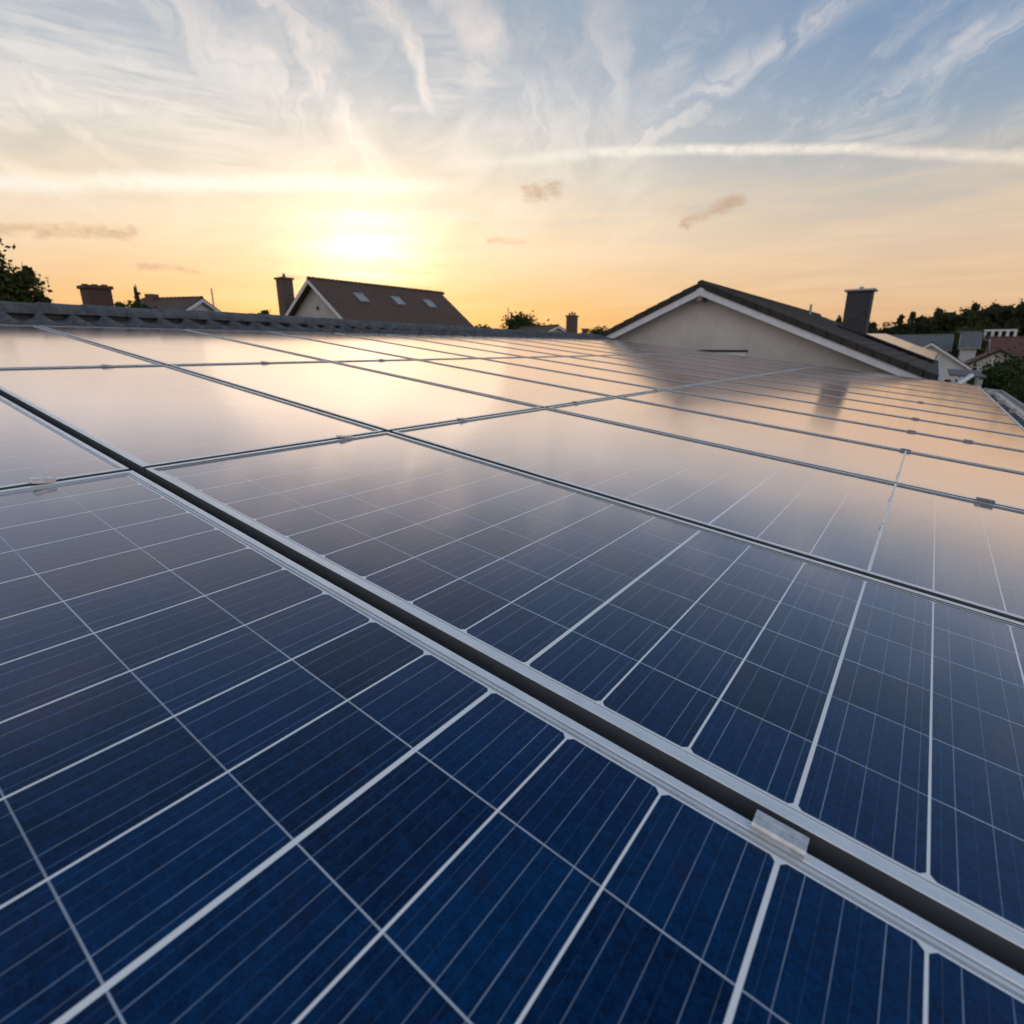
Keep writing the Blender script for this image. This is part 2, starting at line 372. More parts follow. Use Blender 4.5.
    p.inputs['IOR'].default_value = 1.45; p.inputs['Specular IOR Level'].default_value = .15
    bn = t.nodes.new('ShaderNodeBump'); bn.inputs['Strength'].default_value = .05; bn.inputs['Distance'].default_value = .002
    t.links.new((noise(t, geo, 2.0, 2, .5)*4.0+noise(t, geo, 150, 2, .5)*0.10).s, bn.inputs['Height']); t.links.new(bn.outputs[0], p.inputs['Normal'])
    # dusty prismatic front glass: gloss boosted towards grazing angles, warm sky tint painted in
    lw = t.nodes.new('ShaderNodeLayerWeight'); lw.inputs['Blend'].default_value = .5; t.links.new(bn.outputs[0], lw.inputs['Normal'])
    gl_ = t.nodes.new('ShaderNodeBsdfGlossy'); gl_.inputs['Color'].default_value = (1.0, .885, .865, 1)
    t.links.new((rough+0.045).s, gl_.inputs['Roughness']); t.links.new(bn.outputs[0], gl_.inputs['Normal'])
    fac = (N(t, lw.outputs['Facing']).op('POWER', 3.9)*2.0).min(0.90)*(1.0-white.max(ly*lfade*0.6)*0.34)
    mx = t.nodes.new('ShaderNodeMixShader'); t.links.new(fac.s, mx.inputs[0]); t.links.new(p.outputs[0], mx.inputs[1]); t.links.new(gl_.outputs[0], mx.inputs[2])
    t.links.new(mx.outputs[0], t.nodes['Material Output'].inputs[0])
    return m
M['cells'] = glass_mat('solar_cell_glass')

# ------------------------------------------------------------------ mesh helpers
C = S.collection
def link(name, verts, faces, m, parent=None, loc=(0,0,0), rot=(0,0,0), smooth=False):
    me = bpy.data.meshes.new(name); me.from_pydata([tuple(v) for v in verts], [], faces); me.update()
    o = bpy.data.objects.new(name, me); C.objects.link(o)
    if m is not None: me.materials.append(m)
    if parent: o.parent = parent
    o.location = loc; o.rotation_euler = rot
    if smooth: me.polygons.foreach_set('use_smooth', [True]*len(me.polygons))
    return o
class MB:
    def __init__(s): s.v = []; s.f = []
    def add(s, v, f, mtx=None):
        k = len(s.v); s.v += [tuple((mtx @ Vector(p)) if mtx else p) for p in v]; s.f += [tuple(i+k for i in q) for q in f]; return s
    def box(s, x0, x1, y0, y1, z0, z1, mtx=None):
        v = [(x0,y0,z0),(x1,y0,z0),(x1,y1,z0),(x0,y1,z0),(x0,y0,z1),(x1,y0,z1),(x1,y1,z1),(x0,y1,z1)]
        return s.add(v, [(3,2,1,0),(4,5,6,7),(0,1,5,4),(1,2,6,5),(2,3,7,6),(3,0,4,7)], mtx)
    def tube(s, p0, p1, r0, r1=None, n=8, cap=True):
        r1 = r0 if r1 is None else r1
        p0 = Vector(p0); p1 = Vector(p1); q = (p1-p0).to_track_quat('Z', 'Y').to_matrix()
        v = []
        for p, r in ((p0, r0), (p1, r1)):
            for i in range(n):
                a = 2*math.pi*i/n; v.append(tuple(p+q @ Vector((r*math.cos(a), r*math.sin(a), 0))))
        f = [(i, (i+1)%n, n+(i+1)%n, n+i) for i in range(n)]
        if cap: f += [tuple(range(n-1, -1, -1)), tuple(range(n, 2*n))]
        return s.add(v, f)
    def prism(s, prof, y0, y1):
        """profile [(x,z)...] extruded along y"""
        n = len(prof); v = [(x, y0, z) for x, z in prof]+[(x, y1, z) for x, z in prof]
        f = [(i, (i+1)%n, n+(i+1)%n, n+i) for i in range(n)]
        f += [tuple(range(n-1, -1, -1)), tuple(range(n, 2*n))]
        return s.add(v, f)
    def build(s, name, m, parent=None, loc=(0,0,0), rot=(0,0,0), bevel=0, smooth=False):
        o = link(name, s.v, s.f, m, parent, loc, rot, smooth)
        bm = bmesh.new(); bm.from_mesh(o.data); bmesh.ops.recalc_face_normals(bm, faces=bm.faces)
        if bevel: bmesh.ops.bevel(bm, geom=bm.edges[:], offset=bevel, segments=2, affect='EDGES', clamp_overlap=True)
        bm.to_mesh(o.data); bm.free(); return o
def tag(o, label=None, cat=None, group=None, kind=None):
    if label: o['label'] = label
    if cat: o['category'] = cat
    if group: o['group'] = group
    if kind: o['kind'] = kind
    return o
def empty(name, loc=(0,0,0), rot=(0,0,0), **k):
    o = bpy.data.objects.new(name, None); C.objects.link(o); o.location = loc; o.rotation_euler = rot; o.empty_display_size = .2
    return tag(o, **k)

# ------------------------------------------------------------------ ground
g = link('ground', [(-1500,-1500,0),(1500,-1500,0),(1500,1500,0),(-1500,1500,0)], [(0,1,2,3)], M['grass']); tag(g, kind='structure')
road = link('road', [(6,-200,.004),(11,-200,.004),(11,300,.004),(6,300,.004)], [(0,1,2,3)], M['asph']); tag(road, kind='structure')

# ------------------------------------------------------------------ our roof
TH = R(6.632); U = .624
nrm = Vector((math.sin(TH), 0, math.cos(TH))); ud = Vector((math.cos(TH), 0, -math.sin(TH)))
O = Vector((0, 0, CH))-nrm*U
def P(u, v, h=0.0): return O+ud*(u*U)+Vector((0, v*U, 0))+nrm*h

house = empty('house', (-7.9, 0, 0), label='low house whose tiled roof carries the big solar array in the foreground', cat='house')
hp = Vector((-7.9, 0, 0))
def rel(p): return Vector(p)-hp
Y0, Y1 = -3.2, 14.62
# tiled sheet below the array, eave side and ridge side
def sheet(us, hs, y0, y1, roll=.022, period=.30, ny=8):
    ys = []; y = y0
    while y < y1: ys.append(y); y += period/ny
    ys.append(y1); v = []; fcs = []
    for y in ys:
        t = ((y-y0)/period) % 1.0
        z = roll*max(0, math.sin(math.pi*min(1, t/.36)))**.8 if t < .36 else -roll*.25*math.sin(math.pi*(t-.36)/.64)
        for u, h in zip(us, hs): v.append(tuple(rel(P(u, 0, h+z)+Vector((0, y, 0)))))
    n = len(us)
    for j in range(len(ys)-1):
        for i in range(n-1): fcs.append((j*n+i, j*n+i+1, (j+1)*n+i+1, (j+1)*n+i))
    return v, fcs
def course_us(a, b, base, step=.55, lip=.018):
    us = []; hs = []; u = a
    while u < b-.01:
        e = min(u+step, b); us += [u, e-.002]; hs += [base, base+lip]; u = e
    return us, hs
us, hs = course_us(-12.9, 1.80, -.115)
v, fc = sheet(us, hs, Y0, Y1); link('roof', v, fc, M['concrete_tile'], house, smooth=False)
# ridge-side course, standing proud of the panels' upper edge
v, fc = sheet([-11.63, -11.635, -12.2, -12.21, -12.9], [-.10, -.030, -.005, .012, .040], Y0, Y1, .060, .30, 12)
link('ridge_course', v, fc, M['concrete_tile'], house, smooth=False)
bx = MB()
# ridge capping: overlapping half round tiles
XR = -7.95; ZR = 5.565
y = Y0; k = 0
while y < Y1:
    L = .40; n = 12
    r0, r1 = .122, .114
    ZR = 5.555-.011*max(0, y-4.5)
    jz = random.uniform(-.004, .004)
    vv = []
    for yy, r in ((y, r0), (y+L+.02, r1), ):
        for i in range(n+1):
            a = math.pi*i/n; vv.append((XR-hp.x+r*1.3*math.cos(a), yy, ZR+jz+r*math.sin(a)))
        for i in range(n, -1, -1):
            a = math.pi*i/n; vv.append((XR-hp.x+(r-.018)*1.3*math.cos(a), yy, ZR+jz+(r-.018)*math.sin(a)))
    m_ = 2*(n+1)
    ff = [(i, (i+1) % m_, m_+(i+1) % m_, m_+i) for i in range(m_)]+[tuple(range(m_)), tuple(range(2*m_-1, m_-1, -1))]
    bx.add(vv, ff); y += L; k += 1
bx.build('ridge_tiles', M['concrete_tile'], house, smooth=False)
bq = MB()
for ya, yb in ((Y0, 4.5), (4.5, Y1-.05)):
    vv = []
    for yy in (ya, yb):
        zt = 5.615-.011*max(0, yy-4.5)
        vv += [(XR-hp.x-.07, yy, 5.2), (XR-hp.x+.07, yy, 5.2), (XR-hp.x+.06, yy, zt), (XR-hp.x-.06, yy, zt)]
    bq.add(vv, [(0,1,5,4), (1,2,6,5), (2,3,7,6), (3,0,4,7)])
bq.build('ridge_bedding', M['dark_metal_shade'], house)
zr = P(-12.9, 0, -.115).z
bs = MB()      # far slope and walls
xr = P(-12.9, 0, 0).x
bs.add([(xr-hp.x, Y0, zr+.03), (xr-hp.x, Y1, zr+.03), (-17.4-hp.x, Y1, 4.3), (-17.4-hp.x, Y0, 4.3)], [(0,1,2,3)])
bs.build('far_slope', M['concrete_tile'], house)
xe = P(1.3, 0, 0).x; ze = P(1.3, 0, -.2).z
xw = -16.9
prof = [(xw-hp.x, 0), (xe-hp.x, 0), (xe-hp.x, ze), (xr-hp.x, zr-.12), (xw-hp.x, 4.2)]
MB().prism(prof, Y0+.3, Y1-.3).build('wall', M['wall2'], house)
# verge boards at both gable ends
for yy in (Y0-.03, Y1):
    prof = [(x-hp.x, z) for x, z in ((P(1.8,0,0).x, P(1.8,0,-.30).z), (P(1.8,0,0).x, P(1.8,0,-.10).z), (xr, zr+.02), (-17.4, 4.36), (-17.4, 4.16), (xr, zr-.18))]
    MB().prism(prof, yy, yy+.03).build('verge_board', M['gut'], house)
# brick chimney on the far slope
cb = MB(); cx0, cy0, cw, cz = -12.1, 3.68, .36, 6.18
cb.box(cx0-.0, cx0+.34, cy0, cy0+cw, 4.6, cz); cb.box(cx0-.03, cx0+.37, cy0-.03, cy0+cw+.03, cz, cz+.05)
cbo = empty('chimney_stack', (cx0+.2, cy0+.25, 4.6), label='squat brown brick chimney with low pots behind the ridge, left of the little house', cat='chimney')
o = cb.build('brick_shaft', M['brick_fine'], cbo); o.location = (-(cx0+.2), -(cy0+.25), -4.6)
for i in range(3):
    q = MB(); q.tube((cx0+.1+.07*i, cy0+.06+.12*i, cz+.045), (cx0+.1+.07*i, cy0+.06+.12*i, cz+.08), .055, .045, 10)
    o = q.build('pot', M['pot'], cbo); o.location = (-(cx0+.2), -(cy0+.25), -4.6)
# eave: box gutter with bright metal floor
gu = MB()
def uvbox(b, u0, u1, v0, v1, h0, h1):
    pts = [P(u, v, h) for h in (h0, h1) for u, v in ((u0, v0), (u1, v0), (u1, v1), (u0, v1))]
    b.add([tuple(rel(p)) for p in pts], [(3,2,1,0),(4,5,6,7),(0,1,5,4),(1,2,6,5),(2,3,7,6),(3,0,4,7)])
uvbox(gu, 1.70, 1.96, -5.1, 23.3, -.13, -.085)
gu.build('gutter_floor', M['zinc'], house)
gl = MB(); uvbox(gl, 1.955, 2.0, -5.1, 23.36, -.22, -.035); uvbox(gl, 1.50, 1.955, 23.3, 23.36, -.2, -.035)
gl.build('gutter', M['gut'], house)
for vv, uu, s_ in ((21.6, 1.50, .14), (20.2, 1.62, .10), (18.4, 1.55, .16), (16.0, 1.60, .12)):
    sc = MB(); uvbox(sc, uu, uu+s_, vv, vv+.5, -.10, -.035); sc.build('roof_flashing', M['gut'], house)


# ------------------------------------------------------------------ solar panels
LIP = .0165; GH = -.0065
def panel(u0, u1, v0, v1, ulines, vlines, label, pm=M['cells'], ext=0.0):
    """ulines=(u_ref, index_ref, pitch) ; vlines likewise"""
    uc, vc = (u0+u1)/2, (v0+v1)/2
    W, H = (u1-u0)*U, (v1-v0)*U
    root = empty('solar_panel', P(uc, vc), (0, TH, 0), label=label, cat='solar panel', group='solar panels of the roof array')
    prof = [(0, -.040), (0, -.0012), (.0012, 0), (LIP-.001, 0), (LIP, -.001), (LIP+.0006, GH+.0025), (LIP+.006, GH+.002), (LIP+.007, GH-.0015)]
    v = []; f_ = []
    for d, h in prof:
        v += [(-W/2+d, -H/2+d, h), (W/2-d, -H/2+d, h), (W/2-d, H/2-d, h), (-W/2+d, H/2-d, h)]
    for k in range(len(prof)-1):
        for i in range(4):
            j = (i+1) % 4; f_.append((k*4+i, k*4+j, (k+1)*4+j, (k+1)*4+i))
    fo = link('frame', v, f_, M['alu'], root); fo.data.materials.append(M['gap_shade'])  # outer walls carry the gap's darkness in their colour
    fo.data.materials.append(M['step'] if v0 < .5 else M['dark_metal_shade'])  # recess shade put into the inner step colour, darker beyond the nearest row
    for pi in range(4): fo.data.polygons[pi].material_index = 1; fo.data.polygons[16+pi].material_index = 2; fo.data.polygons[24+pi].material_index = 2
    d = LIP+.0005
    gv = [(-W/2+d, -H/2+d, GH), (W/2-d, -H/2+d, GH), (W/2-d, H/2-d, GH), (-W/2+d, H/2-d, GH)]
    g_ = link('glass', gv, [(0,1,2,3)], pm, root)
    me = g_.data
    ur, ui, up = ulines; vr, vi, vp = vlines
    for nm, fn in (('cells', lambda x, y: ((uc+x/U-ur)/up+ui, (vc+y/U-vr)/vp+vi)),
                   ('pitch', lambda x, y: (up*U, vp*U)),
                   ('edge_a', lambda x, y: (x+W/2-LIP, y+H/2-LIP-ext)), ('edge_b', lambda x, y: (W/2-LIP-x, H/2-LIP-y))):
        uvl = me.uv_layers.new(name=nm)
        for lp in me.loops:
            co = me.vertices[lp.vertex_index].co; uvl.data[lp.index].uv = fn(co.x, co.y)
    bk = MB(); bk.box(-W/2+.003, W/2-.003, -H/2+.003, H/2-.003, -.016, -.010); bk.build('backsheet', M['white'], root)
    return root
joints = [-.86, 1.103, 2.845, 5.07, 6.80, 8.45, 10.05, 11.65, 13.25, 14.95, 16.8, 18.8, 20.95, 23.15]
gaps = [.03, .0285, .024, .022] + [.020]*20
rown = ['nearest row', 'second row from the camera', 'third row from the camera', 'fourth row from the camera', 'fifth row from the camera', 'sixth row from the camera',
        'seventh row from the camera', 'eighth row from the camera', 'ninth row from the camera', 'tenth row from the camera', 'third row from the far end', 'second row from the far end', 'farthest row']
for v0, v1, lb in ((2.875, 5.03, 'thin aluminium strip down the third row of panels, in line with the thick cell line'), (5.11, 6.76, 'thin aluminium strip down the fourth row of panels')):
    st = empty('cover_strip', P(.035, v0), (0, TH, 0), label=lb, cat='strip', group='thin cover strips on the glass')
    MB().box(-.0045, .0045, 0, (v1-v0)*U, -.006, .0025).build('strip_body', M['alu'], st)
cols = [(-11.60, -7.045, 'ridge-side column under the ridge tiles'), (-7.005, -3.262, 'middle column'), (-3.222, 1.37, 'eave-side column')]
for r in range(13):
    g0, g1 = gaps[r], gaps[r+1]
    v0, v1 = joints[r]+g0+(.004 if r == 1 else 0), joints[r+1]-g1
    ex = 0.0
    if r == 0: vl = (.10, 3, .3165)
    else:
        m_ = (LIP+.013)/U; ex = .006 if r == 1 else 0.0; vl = (v0+m_+ex/U, 0, (v1-v0-2*m_-ex/U)/6)
    for ci, (a, b, cn) in enumerate(cols):
        if ci == 2:
            panel(a, b, v0, v1, (.035, 13, .2535), vl, f'solar panel in the {rown[r]}, {cn}' + (', deep blue and closest' if r == 0 else ''), ext=ex)
        else:
            panel(a, b, v0, v1, (b-.05, 30, .2535), vl, f'solar panel in the {rown[r]}, {cn}', ext=ex)

# mounting rails under the array: one below every long joint
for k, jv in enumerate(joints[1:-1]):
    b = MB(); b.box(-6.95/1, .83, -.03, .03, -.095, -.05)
    o = b.build('mounting_rail', M['dark_metal_shade'], None, P(0, jv), (0, TH, 0))
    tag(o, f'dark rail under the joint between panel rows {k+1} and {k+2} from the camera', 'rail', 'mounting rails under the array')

# clamps
def clamp(u, v, L, label, along_v=False, wd=.030, off=0.0, hgt=.0075, m=None, leg=True):
    root = empty('panel_clamp', P(u, v), (0, TH, R(90) if along_v else 0), label=label, cat='clamp', group='aluminium clamps between the panels')
    n = 8; prof = []
    top = [(-wd/2, 0.0008), (-wd/2, hgt*.7), (-wd/2+.003, hgt), (-wd*.12, hgt), (-wd*.10, hgt-.0018), (wd*.10, hgt-.0018), (wd*.12, hgt), (wd/2-.003, hgt), (wd/2, hgt*.7), (wd/2, .0008)]
    vv = [(x, y+off, z) for x in (-L/2, L/2) for y, z in top]; m_ = len(top)
    ff = [(i, i+1, m_+i+1, m_+i) for i in range(m_-1)]+[(m_-1, 0, m_, 2*m_-1), tuple(range(m_-1, -1, -1)), tuple(range(m_, 2*m_))]
    o = link('clamp_body', vv, ff, m or M['alu_clamp'], root)
    b = MB(); b.tube((0, off, hgt-.0018), (0, off, hgt+.0025), .0045, n=6); b.build('bolt', M['alu_clamp'], root) if L < .06 else None
    b = MB(); b.box(-.012, .012, -.010, .010, -.055, .0005)
    if leg: b.build('clamp_leg', M['dark_metal_shade'], root)
    return root
clamp(.022, 1.083, .066, 'long bright clamp bar across the wide gap at the lower right', wd=.031, off=-.008, hgt=.014)
clamp(-3.243, .70, .055, 'clamp at the left edge, beside the crossing of the two widest gaps', True, .042, hgt=.014)
clamp(-3.243, 2.44, .060, 'dark clamp on the second panel joint, left of the second crossing', True, .040)
clamp(-3.243, 3.72, .055, 'clamp on the cross joint between second and third crossings', True, .036)
clamp(-3.243, 5.75, .055, 'clamp on the cross joint just past the third crossing', True, .036)
clamp(-3.243, 8.15, .06, 'clamp on the cross joint where the gable reflection starts', True, .036)
clamp(-7.025, 2.26, .06, 'leftmost clamp on the far cross joint below the ridge tiles', True, .034)
clamp(-7.025, 4.05, .06, 'clamp on the far cross joint below the house with skylights', True, .034)
clamp(-7.025, 6.03, .06, 'dark clamp on the far cross joint below the rooflights', True, .034)
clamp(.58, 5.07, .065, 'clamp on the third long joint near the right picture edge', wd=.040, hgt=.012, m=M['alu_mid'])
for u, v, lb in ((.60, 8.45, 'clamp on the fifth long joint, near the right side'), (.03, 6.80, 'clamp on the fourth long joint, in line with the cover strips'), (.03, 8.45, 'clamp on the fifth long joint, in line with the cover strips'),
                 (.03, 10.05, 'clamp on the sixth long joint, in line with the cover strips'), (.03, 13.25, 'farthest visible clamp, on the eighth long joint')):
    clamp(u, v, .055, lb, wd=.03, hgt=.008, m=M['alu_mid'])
for v, lb in ((3.76, 'small clip on the thin strip in the third row, nearer one'), (4.52, 'small clip on the thin strip in the third row, farther one'), (5.45, 'small clip on the thin strip in the fourth row')):
    clamp(.034, v, .022, lb, True, .013, hgt=.005, leg=False)

# ------------------------------------------------------------------ houses
def roof_slab(x0, z0, x1, z1, y0, y1, th):
    """sloping slab between (x0,z0) and (x1,z1), thickness th downwards"""
    return MB().prism([(x0, z0), (x1, z1), (x1, z1-th), (x0, z0-th)], y0, y1)
def win(parent, x, y, z, w_, h_, face='-y', fm=None, gm=None):
    fm = fm or M['white']; gm = gm or M['glass']
    b = MB(); t_ = .06
    b.box(-w_/2, w_/2, -.05, .02, 0, t_); b.box(-w_/2, w_/2, -.05, .02, h_-t_, h_)
    b.box(-w_/2, -w_/2+t_, -.05, .02, t_, h_-t_); b.box(w_/2-t_, w_/2, -.05, .02, t_, h_-t_); b.box(-.025, .025, -.045, .02, t_, h_-t_)
    rz = {'-y': 0, '+x': R(90), '-x': R(-90), '+y': R(180)}[face]
    f_ = b.build('window', fm, parent, (x, y, z), (0, 0, rz))
    q = MB(); q.box(-w_/2+t_, w_/2-t_, -.02, 0, t_, h_-t_); q.build('pane', gm, f_)
    return f_
def gable_house(name, label, loc, rotz, W, L, zr, pl_, pr, eave_l, eave_r, wallm, tilem, over=.35, boardm=None, th=.14, bw=.20, windows=True, cat='house'):
    """ridge along local +y from 0 to L at height zr; pl_/pr = slope (rise per run) each side; eave_* = run"""
    h = empty(name, loc, (0, 0, rotz), label=label, cat=cat)
    zl, zrr = zr-pl_*eave_l, zr-pr*eave_r
    wl, wr = eave_l-.35, eave_r-.35
    prof = [(-wl, 0), (wr, 0), (wr, zr-pr*wr-th-.02), (0, zr-th-.05), (-wl, zr-pl_*wl-th-.02)]
    MB().prism(prof, over, L-over).build('wall', wallm, h)
    rf = roof_slab(0.0, zr, eave_r, zrr, 0, L, th).build('roof', tilem, h)
    rf2 = roof_slab(0.0, zr, -eave_l, zl, 0.001, L-.001, th).build('roof', tilem, h)
    bmt = boardm or M['white']
    for yy in (-.035, L):
        bw2 = bw
        b = MB(); b.prism([(0, zr-.10), (eave_r+.02, zrr-.10), (eave_r+.02, zrr-.10-bw2), (0, zr-.10-bw2)], yy, yy+.035)
        b.prism([(-.001, zr-.10), (-eave_l-.02, zl-.10), (-eave_l-.02, zl-.10-bw2), (-.001, zr-.10-bw2)], yy, yy+.035)
        b.build('bargeboard', bmt, h)
    rt = MB(); y = 0
    while y < L:
        rt.tube((0, y, zr-.03), (0, y+.40, zr-.045), .13, .11, 8); y += .36
    rt.build('ridge_tiles', tilem, h)
    for sx, xx, zz in ((1, eave_r, zrr), (-1, -eave_l, zl)):
        gt = MB(); gt.box(min(xx, xx+sx*.12), max(xx, xx+sx*.12), .05, L-.05, zz-th-.04, zz-th+.07); gt.build('gutter', M['gut'], h)
    if windows:
        win(h, -min(wl, 1.6), over-.02, 1.0, 1.2, 1.3); win(h, min(wr, 1.6), over-.02, 1.0, 1.2, 1.3)
        for yy in (L*.3, L*.65): win(h, wr+.02, yy, 1.0, 1.3, 1.3, '+x')
    return h

# neighbour whose gable faces us
nx, ny = -5.40, 15.75
nb = gable_house('gable_house', 'beige rendered house with white bargeboards, its wide gable right behind the array', (nx, ny, 0), 0, 0, 18.9, 6.86, .435, .415, 3.3, 5.52, M['wall'], M['tile_dark'], over=.38, th=.15, bw=.20, windows=False)
o = MB().box(-.06, .06, -.05, .45, 6.86-.44, 6.86-.32).build('ridge_beam', M['soffit'], nb)
hood = MB().box(-.02, 1.30, .30, .40, 5.10, 5.15).build('vent_hood', M['dark'], nb)
MB().box(.18, 1.28, .33, .41, 4.86, 5.095).build('vent_box', M['white'], nb)
# verge tile row with visible edge tiles
for sgn, pp, ee in ((1, .415, 5.52), (-1, .435, 3.3)):
    b = MB(); x = .12
    while x < ee-.05:
        x2 = min(x+.36, ee)
        b.prism([(sgn*x, 6.86-pp*x+.035), (sgn*x2, 6.86-pp*x2+.055), (sgn*x2, 6.86-pp*x2-.12), (sgn*x, 6.86-pp*x-.12)], -.075, .16); x += .34
    b.build('verge_tiles', M['tile_dark'], nb)
tb = MB()          # courses of tiles, real steps down the right slope
x = .10
while x < 5.5:
    x2 = min(x+.36, 5.52); tb.prism([(x, 6.86-.415*x+.012), (x2, 6.86-.415*x2+.040), (x2, 6.86-.415*x2-.05), (x, 6.86-.415*x-.05)], .163, 18.88); x += .34
tb.build('tile_courses', M['tile_dark'], nb)
vp = MB(); vp.tube((.55, 13.0, 6.6), (.55, 13.0, 7.05), .05, n=10); vp.build('vent_pipe', M['gut'], nb)
# chimney of the neighbour
cy_ = 26.0
ch = empty('chimney', (-2.68, cy_, 5.12), label='tall slate-clad chimney with a flat cap on the dark slope of the gable house', cat='chimney')
b = MB(); b.box(-.46, .36, -.40, .40, .2, 2.15); b.build('shaft', M['slate'], ch)
b = MB(); b.box(-.56, .46, -.50, .50, 2.15, 2.21); b.build('cap', M['gut'], ch)
b = MB(); b.tube((-.05, 0, 2.21), (-.05, 0, 2.32), .09, .07, 10); b.build('flue', M['gut'], ch)
b = MB(); b.prism([(-.58, .95), (.50, .50), (.50, .40), (-.58, .85)], -.52, .52); b.build('flashing', M['dark'], ch)
# thermal panel on the neighbour slope
a_ = math.atan(.415)
def on_slope(x): return 6.86-.415*(x-nx)
tp = empty('roof_collector', (-1.18, 25.2, on_slope(-1.18)+.08), (R(1.1), a_, 0), label='single long bright solar collector on the dark roof right of the slate chimney', cat='solar panel')
b = MB(); b.box(-1.24, 1.24, 0, 9.2, 0, .07); b.build('casing', M['dark'], tp)
q = link('glass', [(-1.21, .03, .074), (1.21, .03, .074), (1.21, 9.17, .074), (-1.21, 9.17, .074)], [(0,1,2,3)], mat('collector_glass', (.35,.33,.32), .16, 0, .1, 1), tp)

# carport with white posts just right of the neighbour
cp = empty('carport', (.9, 17.0, 0), label='small grey-roofed carport with white brackets beside the gable house', cat='carport')
MB().prism([(-.50, 4.50), (.30, 4.46), (.30, 4.41), (-.50, 4.45)], 3.0, 8.0).build('roof', M['tile_grey'], cp)
b = MB()
b.box(.02, .12, 1.0, 1.1, 0, 4.45); b.build('post', M['gut'], cp)
b = MB(); b.box(.28, .38, 7.5, 7.6, 0, 4.5); b.build('post', M['gut'], cp)
b = MB(); b.tube((-.70, 1.2, 3.95), (-.05, 2.4, 4.50), .06, n=6); b.build('bracket', M['white'], cp)

# left house with the three rooflights
hx, hy, hz = -32.4, 22.0, 9.42
h2 = gable_house('gable_house', 'brown-roofed house with three rooflights, silhouetted just below the sun', (hx, hy, 0), 0, 0, 11.9, hz, .70, .76, 6.0, 6.4, M['wall2'], M['tile_brown'], over=.55, th=.16, bw=.22, windows=True)
a2 = math.atan(.76)
for k, (yy, lab) in enumerate(((2.9, 'a'), (6.1, 'b'), (9.2, 'c'))):
    sx = 1.45
    fr = empty('rooflight', (0, 0, 0)); fr.parent = h2; fr.location = (sx, yy, hz-.76*sx+.02); fr.rotation_euler = (0, a2, 0)
    b = MB(); b.box(-.46, .46, -.36, -.28, 0, .09); b.box(-.46, .46, .28, .36, 0, .09); b.box(-.46, -.38, -.28, .28, 0, .09); b.box(.38, .46, -.28, .28, 0, .09)
    b.build('sash', M['gut'], fr)
    MB().box(-.38, .38, -.28, .28, 0, .06).build('pane', M['skyl'], fr)
b = MB(); b.box(-.10, .10, .50, .549, 7.55, 7.75); b.build('wall_vent', M['dark'], h2)
c2 = empty('chimney', (-37.2, 23.4, 4.0), label='tall plain chimney at the left of the house with three rooflights', cat='chimney')
b = MB(); b.box(-.42, .38, -.4, .4, 0, 5.75); b.build('shaft', M['brick2'], c2)
b = MB(); b.box(-.50, .46, -.48, .48, 5.75, 5.87); b.build('cap', M['brick2'], c2)
b = MB(); b.tube((0, 0, 5.87), (0, 0, 6.15), .12, .08, 8); b.build('pot', M['pot'], c2)

# little house far left
h3 = gable_house('gable_house', 'small distant house with a pale gable, between the brick chimney and the tall chimney', (-40.7, 19.3, 0), R(112), 0, 5.0, 8.50, .50, .50, 2.5, 2.5, M['wallw'], M['tile_brown'], over=.3, windows=True)
b = MB(); b.box(-.4, .2, 3.8, 4.4, 7.4, 8.78); b.build('chimney', M['brick2'], h3)
an = empty('antenna', (-40.5, 19.9, 7.4), label='thin roof mast on the small distant house', cat='antenna')
MB().tube((0, 0, 0), (0, 0, 1.7), .05, n=6).build('mast', M['gut'], an)

# far low roofs between
h4 = gable_house('gable_house', 'distant brown roof low on the horizon right of the round tree', (-33.0, 52.5, 0), R(70), 0, 7.0, 7.55, .40, .40, 3.5, 3.5, M['wall'], M['tile_brown'], over=.3)
c3 = empty('chimney', (-30.6, 51.3, 4.5), label='stout distant chimney with a notched top left of the gable house', cat='chimney')
b = MB(); b.box(-.45, .45, -.4, .4, 0, 3.75); b.box(-.52, .52, -.47, .47, 3.75, 3.9); b.build('shaft', M['brick2'], c3)
for i in (-1, 0, 1): MB().tube((i*.3, 0, 3.9), (i*.3, 0, 4.15+.1*(i == 0)), .1, n=8).build('pot', M['pot'], c3)
c4 = empty('chimney', (-29.2, 51.6, 4.5), label='thin small distant chimney just left of the white bargeboard', cat='chimney')
MB().box(-.25, .25, -.2, .2, 0, 2.5).box(-.32, .32, -.26, .26, 2.5, 2.6).build('shaft', M['brick2'], c4)
an = empty('antenna', (-42.0, 55.5, 0), label='very thin tall mast beside the round distant tree', cat='antenna')
MB().tube((0, 0, 0), (0, 0, 9.9), .06, n=6).build('mast', M['gut'], an)

# right-hand settlement
h5 = gable_house('gable_house', 'small house with pale blue-grey gable and light bargeboards beyond the carport', (-.57, 70, 0), 0, 0, 9, 5.78, .62, .68, 4.2, 4.0, M['wallw'], M['tile_red'], over=.3, bw=.22)
